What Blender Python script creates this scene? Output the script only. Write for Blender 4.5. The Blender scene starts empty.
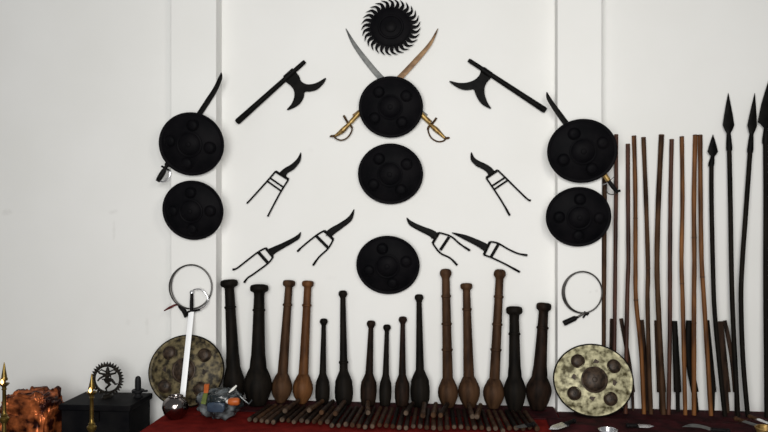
import bpy, bmesh, math, random
from mathutils import Vector, Matrix, noise as mnoise
random.seed(7)
sc = bpy.context.scene
COL = sc.collection

# ------------------------------------------------------------ camera
F = 738.0                 # focal length in pixels of the 768 px wide frame
YC, CZ = 4.4, 1.572       # distance of the camera from the wall, its height
TH = math.radians(5.5)    # turned a little to the left
PZ = 0.45                 # top of the low platform
cd = bpy.data.cameras.new('camera')
cd.sensor_width = 36.0
cd.lens = 36.0 * F / 768.0
cam = bpy.data.objects.new('camera', cd)
cam.location = (0, -YC, CZ)
cam.rotation_euler = (math.pi / 2, 0, TH)
COL.objects.link(cam)
sc.camera = cam

# ------------------------------------------------------------ world, lights, exposure
w = bpy.data.worlds.new('world')
sc.world = w
w.use_nodes = True
bg = w.node_tree.nodes['Background']
bg.inputs['Color'].default_value = (0.95, 0.985, 1.0, 1)
bg.inputs['Strength'].default_value = 0.18


def area(name, loc, target, size, power, color):
    l = bpy.data.lights.new(name, 'AREA')
    l.shape = 'DISK'
    l.size = size
    l.energy = power
    l.color = color
    o = bpy.data.objects.new(name, l)
    o.location = loc
    d = Vector(target) - Vector(loc)
    o.rotation_euler = d.to_track_quat('-Z', 'Y').to_euler()
    COL.objects.link(o)
    return o


area('key_lamp', (0.75, -3.5, 2.5), (0.0, 0, 1.5), 0.5, 16.5, (1.0, 0.94, 0.85))
area('front_fill_light', (-0.35, -5.3, 1.95), (-0.15, 0, 1.5), 3.0, 222, (1.0, 0.995, 0.965))  # broad frontal fill added behind the camera; no doorway is known there

sc.view_settings.view_transform = 'Standard'
sc.view_settings.look = 'None'
sc.view_settings.gamma = 1
sc.view_settings.use_curve_mapping = False
sc.view_settings.exposure = 0.0


# ------------------------------------------------------------ mapping from photo to place
def ray(px):
    u = (px - 384) / F
    return Vector((-math.sin(TH) + u * math.cos(TH), math.cos(TH) + u * math.sin(TH)))


def W(px, py, d):
    """point at distance d in front of the wall seen at (px, py)"""
    r = ray(px)
    t = (YC - d) / r.y
    return Vector((r.x * t, -d, CZ + (216 - py) / F * t))


def S(px, d=0.1):
    """metres per pixel at that place"""
    return (YC - d) / ray(px).y / F


def rowof(px, d, z):
    t = (YC - d) / ray(px).y
    return 216 + (CZ - z) * F / t


def G(px, d, z=PZ):
    p = W(px, 216, d)
    return Vector((p.x, -d, z))


def T(px, py, z=PZ):
    """point on the level z seen at (px, py)"""
    t = (CZ - z) * F / (py - 216)
    r = ray(px)
    return Vector((r.x * t, -YC + r.y * t, z))


# ------------------------------------------------------------ materials
def mat(name, c1, c2=None, rough=0.6, metal=0.0, scale=8.0, stretch=(1, 1, 1), bump=0.0, spec=0.3,
        lo=0.35, hi=0.65, detail=6, coat=0.0):
    m = bpy.data.materials.new(name)
    m.use_nodes = True
    nt = m.node_tree
    b = nt.nodes['Principled BSDF']
    b.inputs['Roughness'].default_value = rough
    b.inputs['Metallic'].default_value = metal
    b.inputs['Specular IOR Level'].default_value = spec
    b.inputs['Coat Weight'].default_value = coat
    tc = nt.nodes.new('ShaderNodeTexCoord')
    mp = nt.nodes.new('ShaderNodeMapping')
    mp.inputs['Scale'].default_value = stretch
    nt.links.new(tc.outputs['Object'], mp.inputs['Vector'])
    nz = nt.nodes.new('ShaderNodeTexNoise')
    nz.inputs['Scale'].default_value = scale
    nz.inputs['Detail'].default_value = detail
    nt.links.new(mp.outputs['Vector'], nz.inputs['Vector'])
    cr = nt.nodes.new('ShaderNodeValToRGB')
    cr.color_ramp.elements[0].position = lo
    cr.color_ramp.elements[1].position = hi
    cr.color_ramp.elements[0].color = (*c1, 1)
    cr.color_ramp.elements[1].color = (*(c2 or c1), 1)
    nt.links.new(nz.outputs['Fac'], cr.inputs['Fac'])
    nt.links.new(cr.outputs['Color'], b.inputs['Base Color'])
    if bump:
        bp = nt.nodes.new('ShaderNodeBump')
        bp.inputs['Strength'].default_value = bump
        bp.inputs['Distance'].default_value = 0.01
        nt.links.new(nz.outputs['Fac'], bp.inputs['Height'])
        nt.links.new(bp.outputs['Normal'], b.inputs['Normal'])
    return m


M = {}
M['wall'] = mat('limewashed_wall', (0.80, 0.795, 0.775), (0.83, 0.825, 0.81), 0.85, scale=1.6, bump=0.05, spec=0.1, detail=9)
M['floor'] = mat('dark_floor', (0.045, 0.03, 0.028), (0.06, 0.045, 0.04), 0.6)
M['plat'] = mat('dark_platform', (0.02, 0.012, 0.012), (0.03, 0.018, 0.016), 0.7)
M['redcloth'] = mat('red_cloth', (0.095, 0.006, 0.005), (0.165, 0.012, 0.009), 0.9, scale=14, bump=0.3, spec=0.05)
M['maroon'] = mat('maroon_cloth', (0.016, 0.004, 0.005), (0.05, 0.008, 0.010), 0.85, scale=10, bump=0.4, spec=0.1)
M['black'] = mat('black_lacquer', (0.0028, 0.0028, 0.0036), (0.0055, 0.005, 0.006), 0.55, scale=12, bump=0.1, spec=0.035)
M['blackboss'] = mat('black_boss', (0.003, 0.003, 0.004), (0.006, 0.0055, 0.006), 0.5, scale=20, spec=0.05)
M['iron'] = mat('black_iron', (0.003, 0.003, 0.003), (0.007, 0.0065, 0.006), 0.5, scale=25, bump=0.2, spec=0.05)
M['greysteel'] = mat('grey_steel', (0.09, 0.095, 0.095), (0.20, 0.20, 0.19), 0.5, 0.5, scale=14)
M['brownsteel'] = mat('rusted_steel', (0.11, 0.06, 0.03), (0.28, 0.17, 0.085), 0.5, 0.4, scale=14)
M['steel'] = mat('bright_steel', (0.62, 0.62, 0.64), (0.80, 0.80, 0.82), 0.25, 0.9, scale=10)
M['whiteblade'] = mat('polished_blade', (0.92, 0.93, 0.95), (0.97, 0.97, 0.98), 0.4, 0.0, scale=18, spec=0.6)
M['darksteel'] = mat('dark_steel_strip', (0.035, 0.033, 0.03), (0.09, 0.085, 0.08), 0.4, 0.6, scale=20)
M['brass'] = mat('aged_brass', (0.13, 0.07, 0.02), (0.46, 0.31, 0.11), 0.45, 0.6, scale=45)
M['darkbrass'] = mat('dark_brass', (0.05, 0.026, 0.012), (0.11, 0.06, 0.02), 0.45, 0.6, scale=40)
M['lampbrass'] = mat('lamp_brass', (0.13, 0.085, 0.02), (0.24, 0.16, 0.045), 0.35, 0.85, scale=20)
M['tarnish'] = mat('tarnished_brass_face', (0.06, 0.048, 0.018), (0.53, 0.49, 0.31), 0.5, 0.15, scale=30, lo=0.36, hi=0.60, bump=0.25, detail=10)
M['tarnish2'] = mat('dull_brass_face', (0.014, 0.010, 0.005), (0.165, 0.13, 0.065), 0.55, 0.2, scale=32, lo=0.38, hi=0.64, bump=0.25, detail=10)
M['bossbrown'] = mat('brown_bronze', (0.014, 0.009, 0.006), (0.060, 0.038, 0.024), 0.5, 0.2, scale=45)
M['w_black'] = mat('black_wood', (0.004, 0.0035, 0.003), (0.011, 0.0085, 0.0065), 0.6, stretch=(1, 1, .15), scale=30, spec=0.05, bump=0.1)
M['w_dark'] = mat('dark_wood', (0.0055, 0.0038, 0.003), (0.022, 0.012, 0.008), 0.6, stretch=(1, 1, .25), scale=30, spec=0.06, bump=0.1)
M['w_mid'] = mat('brown_wood', (0.020, 0.0095, 0.005), (0.072, 0.036, 0.018), 0.6, stretch=(1, 1, .2), scale=24, spec=0.08, bump=0.1)
M['w_orange'] = mat('orange_brown_wood', (0.042, 0.016, 0.006), (0.135, 0.056, 0.020), 0.55, stretch=(1, 1, .2), scale=24, spec=0.1, bump=0.1)
M['w_red'] = mat('reddish_cane', (0.020, 0.007, 0.005), (0.085, 0.030, 0.016), 0.55, stretch=(1, 1, .1), scale=30, spec=0.2)
M['w_cane'] = mat('tan_cane', (0.055, 0.021, 0.008), (0.21, 0.085, 0.026), 0.5, stretch=(1, 1, .1), scale=30, spec=0.12)
M['w_node'] = mat('cane_joint', (0.05, 0.02, 0.008), (0.08, 0.035, 0.014), 0.6)
M['w_stick'] = mat('worn_brown_wood', (0.012, 0.007, 0.005), (0.055, 0.030, 0.018), 0.6, scale=18, spec=0.08)
M['w_slat'] = mat('dull_brown_wood', (0.010, 0.006, 0.005), (0.055, 0.031, 0.020), 0.65, stretch=(1, 1, .15), scale=30, spec=0.06)
M['w_tip'] = mat('pale_cut_wood', (0.035, 0.022, 0.014), (0.10, 0.065, 0.042), 0.7, scale=40)
M['chest'] = mat('black_chest_paint', (0.003, 0.003, 0.004), (0.008, 0.0075, 0.008), 0.6, scale=9, spec=0.05)
M['bronze'] = mat('blackened_bronze', (0.008, 0.007, 0.006), (0.02, 0.016, 0.012), 0.45, 0.3, scale=40, spec=0.2)
M['stone'] = mat('black_stone', (0.006, 0.006, 0.007), (0.012, 0.012, 0.013), 0.5, scale=30, spec=0.15)
M['copper'] = mat('copper_satin', (0.028, 0.005, 0.003), (0.74, 0.20, 0.06), 0.38, 0.6, scale=14, lo=0.43, hi=0.68, detail=5)
M['pot'] = mat('dark_polished_steel', (0.22, 0.19, 0.18), (0.30, 0.27, 0.26), 0.14, 1.0, scale=6)
M['plastic'] = mat('grey_plastic_film', (0.012, 0.016, 0.018), (0.20, 0.22, 0.23), 0.18, 0.0, scale=20, lo=0.44, hi=0.78, spec=0.5)
M['blue'] = mat('blue_packet', (0.02, 0.03, 0.05), (0.04, 0.06, 0.09), 0.35, scale=20)
M['orange'] = mat('orange_packet', (0.30, 0.06, 0.012), (0.42, 0.10, 0.02), 0.4, scale=20)
M['green'] = mat('green_packet', (0.05, 0.065, 0.015), (0.12, 0.15, 0.03), 0.4, scale=20)
M['white'] = mat('white_cap', (0.7, 0.68, 0.64), (0.75, 0.74, 0.7), 0.4, scale=20)
M['tassel'] = mat('dark_red_tassel', (0.06, 0.01, 0.01), (0.12, 0.02, 0.02), 0.9, scale=50)
M['leather'] = mat('black_leather_grip', (0.003, 0.003, 0.0035), (0.008, 0.007, 0.007), 0.55, scale=60, spec=0.08, bump=0.3)
fl = bpy.data.materials.new('oil_flame')
fl.use_nodes = True
b = fl.node_tree.nodes['Principled BSDF']
b.inputs['Base Color'].default_value = (1, .6, .25, 1)
b.inputs['Emission Color'].default_value = (1.0, 0.50, 0.16, 1)
b.inputs['Emission Strength'].default_value = 5.0
M['flame'] = fl



def wall_marks(m):
    """old smudges and scuffs that belong to the plaster: (x, z, half width, half height, strength)"""
    nt = m.node_tree
    N, L = nt.nodes, nt.links
    bs = N['Principled BSDF']
    col = bs.inputs['Base Color'].links[0].from_socket
    tc = N.new('ShaderNodeTexCoord')
    nz = N.new('ShaderNodeTexNoise')
    nz.inputs['Scale'].default_value = 30
    L.new(tc.outputs['Object'], nz.inputs['Vector'])
    for px, py, hw, hh, st in ((113, 212, 6, 3, .10), (114, 231, 2, 15, .08), (6, 212, 8, 4, .10), (147, 324, 2.5, 14, .07), (128, 322, 3, 5, .05),
                               (266, 103, 5, 3, .05), (310, 150, 4, 4, .03), (445, 243, 3, 3, .04), (330, 278, 8, 4, .03), (587, 290, 2, 2, .08), (593, 289, 1.6, 2, .08)):
        p = W(px, py, 0)
        k = S(px, 0)
        mp = N.new('ShaderNodeMapping')
        mp.vector_type = 'POINT'
        mp.inputs['Scale'].default_value = (1 / (hw * k), 0, 1 / (hh * k))
        mp.inputs['Location'].default_value = (-p.x / (hw * k), 0, -p.z / (hh * k))
        L.new(tc.outputs['Object'], mp.inputs['Vector'])
        ln = N.new('ShaderNodeVectorMath')
        ln.operation = 'LENGTH'
        L.new(mp.outputs['Vector'], ln.inputs[0])
        ad = N.new('ShaderNodeMath')
        ad.operation = 'MULTIPLY_ADD'
        ad.inputs[1].default_value = 1.4
        L.new(nz.outputs['Fac'], ad.inputs[0])
        L.new(ln.outputs['Value'], ad.inputs[2])
        mr = N.new('ShaderNodeMapRange')
        mr.interpolation_type = 'SMOOTHSTEP'
        mr.inputs['From Min'].default_value = 0.7
        mr.inputs['From Max'].default_value = 1.8
        mr.inputs['To Min'].default_value = st * 1.6
        mr.inputs['To Max'].default_value = 0
        L.new(ad.outputs['Value'], mr.inputs['Value'])
        mx = N.new('ShaderNodeMix')
        mx.data_type = 'RGBA'
        L.new(mr.outputs['Result'], mx.inputs[0])
        L.new(col, mx.inputs[6])
        mx.inputs[7].default_value = (.36, .34, .31, 1)
        col = mx.outputs[2]
    L.new(col, bs.inputs['Base Color'])


wall_marks(M['wall'])

# ------------------------------------------------------------ mesh builder
class MB:
    def __init__(self):
        self.v, self.f = [], []

    def add(self, vs, fs):
        n = len(self.v)
        self.v += [Vector(p) for p in vs]
        self.f += [tuple(i + n for i in q) for q in fs]
        return self

    def lathe(self, prof, A, axis=(0, 0, 1), seg=28, sx=1.0, sz=1.0):
        """prof: (radius, height along axis)"""
        A = Vector(A)
        ax = Vector(axis).normalized()
        ref = Vector((0, 0, 1)) if abs(ax.z) < 0.9 else Vector((1, 0, 0))
        e1 = ax.cross(ref).normalized()
        e2 = ax.cross(e1).normalized()
        vs, fs = [], []
        for r, h in prof:
            for k in range(seg):
                a = 2 * math.pi * k / seg
                vs.append(A + ax * h + e1 * (r * sx * math.cos(a)) + e2 * (r * sz * math.sin(a)))
        n = len(prof)
        for i in range(n - 1):
            for k in range(seg):
                k2 = (k + 1) % seg
                fs.append((i * seg + k, i * seg + k2, (i + 1) * seg + k2, (i + 1) * seg + k))
        fs.append(tuple(range(seg - 1, -1, -1)))
        fs.append(tuple((n - 1) * seg + k for k in range(seg)))
        return self.add(vs, fs)

    def tube(self, pts, rad, seg=10, flat=1.0, closed=False, nrm=None):
        pts = [Vector(p) for p in pts]
        n = len(pts)
        if not hasattr(rad, '__len__'):
            rad = [rad] * n
        vs, fs = [], []
        prev = None
        for i, p in enumerate(pts):
            if closed:
                t = pts[(i + 1) % n] - pts[i - 1]
            else:
                t = pts[min(i + 1, n - 1)] - pts[max(i - 1, 0)]
            t.normalize()
            if nrm is not None:
                e2 = (Vector(nrm) - t * t.dot(Vector(nrm))).normalized()
            else:
                ref = prev if prev is not None else (Vector((0, 1, 0)) if abs(t.y) < .9 else Vector((1, 0, 0)))
                e2 = (ref - t * t.dot(ref)).normalized()
            prev = e2
            e1 = t.cross(e2)
            for k in range(seg):
                a = 2 * math.pi * k / seg
                vs.append(p + e1 * rad[i] * math.cos(a) + e2 * rad[i] * flat * math.sin(a))
        for i in range(n if closed else n - 1):
            j = (i + 1) % n
            for k in range(seg):
                k2 = (k + 1) % seg
                fs.append((i * seg + k, i * seg + k2, j * seg + k2, j * seg + k))
        if not closed:
            fs.append(tuple(range(seg - 1, -1, -1)))
            fs.append(tuple((n - 1) * seg + k for k in range(seg)))
        return self.add(vs, fs)

    def ribbon(self, path, widths, thick, nrm=(0, -1, 0)):
        """a blade: diamond section along path (world points), widths in metres"""
        path = [Vector(p) for p in path]
        n = len(path)
        nv = Vector(nrm).normalized()
        vs, fs = [], []
        for i, p in enumerate(path):
            t = (path[min(i + 1, n - 1)] - path[max(i - 1, 0)]).normalized()
            s = t.cross(nv).normalized()
            m = t.cross(s)
            wd = max(widths[i], 0.0006) / 2
            th = thick / 2 * min(1, wd / 0.006 + .15)
            vs += [p - s * wd, p + m * th, p + s * wd, p - m * th]
        for i in range(n - 1):
            for k in range(4):
                k2 = (k + 1) % 4
                fs.append((i * 4 + k, i * 4 + k2, i * 4 + 4 + k2, i * 4 + 4 + k))
        fs.append((3, 2, 1, 0))
        fs.append(tuple((n - 1) * 4 + k for k in range(4)))
        return self.add(vs, fs)

    def prism(self, outline, thick):
        """outline: world points in a plane parallel to the wall, given a thickness towards the room"""
        n = len(outline)
        vs = [Vector(p) for p in outline] + [Vector(p) + Vector((0, -thick, 0)) for p in outline]
        fs = [tuple(range(n)), tuple(range(2 * n - 1, n - 1, -1))]
        for k in range(n):
            k2 = (k + 1) % n
            fs.append((k, k2, n + k2, n + k))
        return self.add(vs, fs)

    def box(self, lo, hi):
        x0, y0, z0 = lo
        x1, y1, z1 = hi
        vs = [(x0, y0, z0), (x1, y0, z0), (x1, y1, z0), (x0, y1, z0), (x0, y0, z1), (x1, y0, z1), (x1, y1, z1), (x0, y1, z1)]
        fs = [(3, 2, 1, 0), (4, 5, 6, 7), (0, 1, 5, 4), (1, 2, 6, 5), (2, 3, 7, 6), (3, 0, 4, 7)]
        return self.add(vs, fs)

    def ball(self, c, r, seg=16, rings=10, s=(1, 1, 1)):
        c = Vector(c)
        vs, fs = [], []
        for i in range(rings + 1):
            a = math.pi * min(max(i / rings, 0.02), 0.98)
            for k in range(seg):
                bb = 2 * math.pi * k / seg
                vs.append(c + Vector((r * s[0] * math.sin(a) * math.cos(bb), r * s[1] * math.sin(a) * math.sin(bb), r * s[2] * math.cos(a))))
        for i in range(rings):
            for k in range(seg):
                k2 = (k + 1) % seg
                fs.append((i * seg + k, (i + 1) * seg + k, (i + 1) * seg + k2, i * seg + k2))
        fs.append(tuple(range(seg)))
        fs.append(tuple(rings * seg + k for k in range(seg - 1, -1, -1)))
        return self.add(vs, fs)

    def build(self, name, m, parent=None, loc=None, smooth=True, bevel=0.0, kind=None, sharp=40):
        base = Vector((0, 0, 0))
        p = parent
        while p is not None:
            base += p.location
            p = p.parent
        if parent is None and loc is not None:
            base = Vector(loc)
        me = bpy.data.meshes.new(name)
        me.from_pydata([v - base for v in self.v], [], self.f)
        bm = bmesh.new()
        bm.from_mesh(me)
        bmesh.ops.recalc_face_normals(bm, faces=bm.faces)
        if smooth:
            for e in bm.edges:
                if len(e.link_faces) == 2 and e.calc_face_angle(0) > math.radians(sharp):
                    e.smooth = False
            for f in bm.faces:
                f.smooth = True
        bm.to_mesh(me)
        bm.free()
        me.materials.append(M[m])
        o = bpy.data.objects.new(name, me)
        COL.objects.link(o)
        if parent is not None:
            o.parent = parent
        else:
            o.location = base
        if bevel:
            md = o.modifiers.new('bevel', 'BEVEL')
            md.width = bevel
            md.segments = 2
            md.limit_method = 'ANGLE'
        if kind:
            o['kind'] = kind
        return o


def tag(o, label, cat, group=None):
    o['label'] = label
    o['category'] = cat
    if group:
        o['group'] = group
    return o


def thing(name, label, cat, loc, group=None):
    o = bpy.data.objects.new(name, None)
    o.empty_display_size = 0.05
    o.location = loc
    COL.objects.link(o)
    return tag(o, label, cat, group)


def smoothpath(pts, n=6):
    """Catmull-Rom through 2-D or 3-D tuples"""
    P = [Vector(p) for p in pts]
    out = []
    for i in range(len(P) - 1):
        p0, p1, p2, p3 = P[max(i - 1, 0)], P[i], P[i + 1], P[min(i + 2, len(P) - 1)]
        for k in range(n):
            t = k / n
            out.append(0.5 * ((2 * p1) + (p2 - p0) * t + (2 * p0 - 5 * p1 + 4 * p2 - p3) * t * t + (3 * p1 - p0 - 3 * p2 + p3) * t ** 3))
    out.append(P[-1])
    return out


# ------------------------------------------------------------ the setting
PD = 0.11                                     # how far the pilasters stand out
xl0, xl1 = W(170.5, 0, PD).x, W(216, 0, PD).x
xr0, xr1 = W(557.5, 0, PD).x, W(602, 0, PD).x
MB().box((-5.0, 0, 0), (4.0, 0.2, 3.6)).build('wall_back', 'wall', kind='structure', smooth=False)
MB().box((xl0, -PD, 0), (xl1, 0.0, 3.6)).build('trim_1', 'wall', kind='structure', smooth=False, bevel=0.006)
MB().box((xr0, -PD, 0), (xr1, 0.0, 3.6)).build('trim_2', 'wall', kind='structure', smooth=False, bevel=0.006)
MB().box((-5.0, -6.0, -0.1), (4.0, 0.2, 0)).build('floor', 'floor', kind='structure', smooth=False)

# low platform with its red cloth
plx = T(139, 432).x
mb = MB()
mb.box((plx + .015, -0.95, 0.0), (2.6, -PD - .004, PZ - 0.012))
mb.box((xl1 + .004, -PD - .004, 0.0), (xr0 - .004, -0.002, PZ - 0.012))
mb.box((xr1 + .004, -PD - .004, 0.0), (2.6, -0.002, PZ - 0.012))
o = mb.build('display_platform', 'plat', loc=(0, 0, 0), smooth=False)
tag(o, 'low dark platform along the white wall, under the red cloth', 'platform')


def grid_cloth(x0, x1, y0, y1, nx, ny, fz, th):
    vs, fs = [], []
    for j in range(ny + 1):
        for i in range(nx + 1):
            x = x0 + (x1 - x0) * i / nx
            y = y0 + (y1 - y0) * j / ny
            vs.append(Vector((x, y, fz(x, y))))
    n = len(vs)
    vs += [v - Vector((0, 0, th)) for v in vs]
    for j in range(ny):
        for i in range(nx):
            a = j * (nx + 1) + i
            q = (a, a + 1, a + nx + 2, a + nx + 1)
            fs.append(q)
            fs.append(tuple(n + k for k in reversed(q)))
    edge = [i for i in range(nx + 1)] + [(j + 1) * (nx + 1) - 1 for j in range(1, ny + 1)] + \
           [ny * (nx + 1) + i for i in range(nx - 1, -1, -1)] + [j * (nx + 1) for j in range(ny - 1, 0, -1)]
    for k in range(len(edge)):
        a, c = edge[k], edge[(k + 1) % len(edge)]
        fs.append((a, n + a, n + c, c))
    return MB().add(vs, fs)


mb = MB()
mb.box((plx, -0.97, PZ - .010), (2.62, -PD - .004, PZ))
mb.box((plx, -0.97, 0.12), (2.62, -0.958, PZ - .010))
mb.box((plx, -0.958, 0.12), (plx + .012, -PD - .004, PZ - .010))
mb.box((xl1 + .004, -PD - .004, PZ - .010), (xr0 - .004, -0.002, PZ))
mb.box((xr1 + .004, -PD - .004, PZ - .010), (2.62, -0.002, PZ))
o = mb.build('platform_cloth', 'redcloth', loc=(0, 0, PZ), smooth=False, bevel=0.003)
tag(o, 'plain red cloth spread over the low platform below the weapons', 'cloth')


MT = .008                                     # thickness of the sheets added to darken the ground under clubs and staffs
mxa, mxb = W(227, 0, .12).x, xr0 - .012
o = MB().box((mxa, -.27, PZ), (mxb, -.010, PZ + MT)).build('club_shade_sheet', 'maroon', loc=(0, -.15, PZ), smooth=False, bevel=.002)  # dark sheet put in for the shade around the club feet
tag(o, 'dark maroon sheet standing in for shade under the wooden clubs, between the two pilasters', 'mat')
mb = MB().box((xr0 - .005, -.245, PZ), (2.5, -PD - .012, PZ + MT))
mb.box((xr1 + .010, -PD - .012, PZ), (2.5, -.010, PZ + MT))
o = mb.build('staff_dark_sheet', 'maroon', loc=(1.5, -.15, PZ), smooth=False)  # flat sheet added so the ground at the staff feet reads dark
tag(o, 'dark maroon sheet added to darken the ground under the long staffs and the bright brass shield', 'mat')


# ------------------------------------------------------------ round shields on the wall
def shield_profile(R, dome, rim=0.006):
    return [(R * .99, -rim), (R, 0), (R * .985, rim), (R * .955, rim * 1.0), (R * .93, rim * .5), (R * .8, dome * .42), (R * .6, dome * .72),
            (R * .42, dome * .9), (R * .2, dome), (0.002, dome)]


def round_shield(name, label, cat, group, C, R, tilt, zs, face, boss, rimmat, bossR, smallR, offR, ang0, diamonds=True, dome=0.05, loc=None):
    """C: centre of the rim plane; tilt>0 leans the top towards the room"""
    root = thing(name, label, cat, loc or C, group)
    ax = Vector((0, -math.cos(tilt), -math.sin(tilt)))
    up = Vector((0, -math.sin(tilt), math.cos(tilt)))
    rt = Vector((1, 0, 0))

    def surf(r):
        q = r / R
        return dome * (1 - q * q * 0.9)
    MB().lathe(shield_profile(R, dome), C, ax, 72, 1.0, zs).build('shield_face', face, root)
    pr = []
    for k in range(72):
        a = 2 * math.pi * k / 72
        pr.append(Vector(C) + rt * R * math.cos(a) + up * R * zs * math.sin(a))
    MB().tube(pr, 0.0055, 8, closed=True, nrm=ax).build('rim', rimmat, root)

    def bossm(c, r):
        m = MB()
        h0 = -0.008
        m.lathe([(r * 1.06, h0), (r * 1.06, .006), (r * .96, .009), (r * .88, .006), (r * .82, .010), (r * .6, .010 + r * .12), (r * .3, .010 + r * .18), (r * .22, .010 + r * .18), (r * .2, .010 + r * .25), (r * .1, .010 + r * .28), (.001, .010 + r * .28)],
                c, ax, 28)
        return m
    bossm(Vector(C) + ax * surf(0), bossR).build('center_boss', boss, root)
    for k in range(4):
        a = ang0 + k * math.pi / 2
        c = Vector(C) + rt * offR * math.cos(a) + up * offR * zs * math.sin(a) + ax * surf(offR * .97)
        bossm(c, smallR).build('boss', boss, root)
        if diamonds:
            a2 = a + math.pi / 4
            rr = offR * .78
            c = Vector(C) + rt * rr * math.cos(a2) + up * rr * zs * math.sin(a2) + ax * (surf(rr) - .006)
            s = smallR * .5
            m = MB()
            q = [c + rt * s * math.cos(t) + up * s * math.sin(t) for t in [j * math.pi / 2 + .2 for j in range(4)]]
            m.add(q + [p + ax * .009 for p in q], [(0, 1, 2, 3), (7, 6, 5, 4), (0, 1, 5, 4), (1, 2, 6, 5), (2, 3, 7, 6), (3, 0, 4, 7)])
            m.build('stud', boss, root)
    return root


for px, py, rx, ry, dd, lab in [
    (390.8, 106.8, 31.6, 30.2, 0.062, 'black round shield hung over the two crossed swords'),
    (390.4, 173.7, 32.0, 30.2, 0.052, 'black round shield in mid wall, just below the crossed swords shield'),
    (387.8, 264.8, 31.1, 29.5, 0.052, 'black round shield lowest on the middle of the wall, above the clubs'),
    (191.3, 143.8, 33.0, 31.3, PD + 0.066, 'black round shield high on left pilaster, curved blade behind it'),
    (192.8, 210.1, 30.8, 29.7, PD + 0.052, 'black round shield low on left pilaster, above a steel hoop'),
    (582.2, 150.8, 33.8, 31.7, PD + 0.066, 'black round shield high on right pilaster, brass collared sword behind it'),
    (578.4, 216.6, 31.4, 29.8, PD + 0.052, 'black round shield low on right pilaster, above a hanging hoop'),
]:
    s = S(px, dd)
    R = rx * s - .001
    round_shield('round_shield', lab, 'shield', 'black round shields on the wall', W(px, py + .3, dd), R, math.radians(8), ry / rx / 1.015,
                 'black', 'black', 'black', R * .38, R * .18, R * .62, math.radians((px * 7) % 90), diamonds=False, dome=0.035)

# ------------------------------------------------------------ flame edged disc at the top
C = W(390.8, 27, 0.03)
s = S(391)
root = thing('flame_edged_disc', 'black metal disc edged with curling flame points at top of the wall', 'disc', C)
R = 20.3 * s
MB().lathe([(R, -.008), (R, 0), (R * .95, .004), (R * .66, .006), (R * .62, .012), (R * .56, .012), (R * .52, .007), (R * .3, .012), (.002, .014)], C, (0, -1, 0), 64, 1, .95).build('disc_plate', 'black', root)
MB().lathe([(R * .3, .006), (R * .28, .020), (R * .18, .026), (.002, .028)], C, (0, -1, 0), 32).build('center_boss', 'blackboss', root)
NS = 29
for k in range(NS):
    a = 2 * math.pi * k / NS
    L = 10.3 * s

    def P(r, da):
        return C + Vector((r * math.cos(a + da), .004, r * .95 * math.sin(a + da)))
    path = smoothpath([P(R * .93, .03), P(R + L * .3, -.02), P(R + L * .68, .02), P(R + L, .19)], 4)
    n = len(path)
    wd = [s * 4.5 * (1 - (i / (n - 1)) ** 1.7) for i in range(n)]
    MB().ribbon(path, wd, .006).build('flame_point', 'black', root)

# ------------------------------------------------------------ swords
def wp(pts, d, n=5):
    return [W(p[0], p[1], d) for p in smoothpath([(a, b, 0) for a, b in pts], n)]


def interp(keys, n):
    out = []
    for i in range(n):
        t = i / (n - 1) * (len(keys) - 1)
        k = min(int(t), len(keys) - 2)
        out.append(keys[k] + (keys[k + 1] - keys[k]) * (t - k))
    return out


def blade(pts, widths, d, thick, m, root, name='blade'):
    path = wp(pts, d)
    s = S(pts[0][0], d)
    return MB().ribbon(path, [x * s * 1.18 for x in interp(widths, len(path))], thick).build(name, m, root)


# grey blade, hilt lower right
root = thing('curved_sword', 'curved sword with grey steel blade, brass hilt at lower right of the shield', 'sword', W(392, 85, .012))
blade([(345.8, 28.5), (354, 44), (366, 60.5), (380, 77), (400, 96), (426, 117)], [.5, 3.4, 4.6, 5, 5, 5], .012, .006, 'greysteel', root)
s = S(435)
MB().tube(wp([(419.5, 112), (424.5, 117.5), (430.5, 123)], .014), [3.1 * s, 2.6 * s, 2.8 * s] and 2.6 * s, 12).build('collar', 'brass', root)
MB().tube(wp([(429.5, 124), (437, 130.5), (445.5, 138.6)], .014, 4), [1.6 * s, 1.9 * s, 2.2 * s, 2.6 * s, 2.6 * s, 2.2 * s, 1.8 * s, 1.5 * s, 1.3 * s], 12).build('grip', 'brass', root)
MB().tube(wp([(436.5, 117.8), (434.3, 121), (431.4, 124.5), (428.5, 127), (428, 130)], .014), 1.15 * s, 8).build('cross_guard', 'darkbrass', root)
MB().tube(wp([(428, 128), (428.7, 133), (432, 138.5), (438, 141.6), (443.5, 140.8), (446.5, 138)], .014), .75 * s, 8).build('knuckle_bow', 'darkbrass', root)
MB().tube(wp([(444.5, 137.8), (446.3, 138.2), (449.8, 137.6)], .014), [1.7 * s] * 5 + [1.2 * s] * 4 + [.7 * s] * 2, 10).build('pommel', 'darkbrass', root)

root = thing('curved_sword', 'curved sword with brown rusted blade, brass hilt at lower left of the shield', 'sword', W(388, 85, .026))
blade([(438, 28.5), (430, 44), (416, 60.5), (400.5, 77), (381, 96), (354, 117)], [.5, 3.2, 4.6, 5, 5, 5], .026, .006, 'brownsteel', root)
s = S(345)
MB().tube(wp([(360, 112), (355, 117.5), (350.5, 122.5)], .028), 2.4 * s, 12).build('collar', 'brass', root)
MB().tube(wp([(350.5, 122.5), (342, 131), (335, 136)], .028, 4), [1.6 * s, 1.9 * s, 2.2 * s, 2.6 * s, 2.6 * s, 2.2 * s, 1.8 * s, 1.5 * s, 1.3 * s], 12).build('grip', 'brass', root)
MB().tube(wp([(343.6, 115.5), (345.6, 119), (348, 123), (350.5, 125.5), (352.3, 128)], .028), 1.15 * s, 8).build('cross_guard', 'darkbrass', root)
MB().tube(wp([(352, 126.5), (351.5, 131.5), (347.5, 137.5), (341.5, 140.2), (336, 138.6), (334, 136.5)], .028), .75 * s, 8).build('knuckle_bow', 'darkbrass', root)
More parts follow.
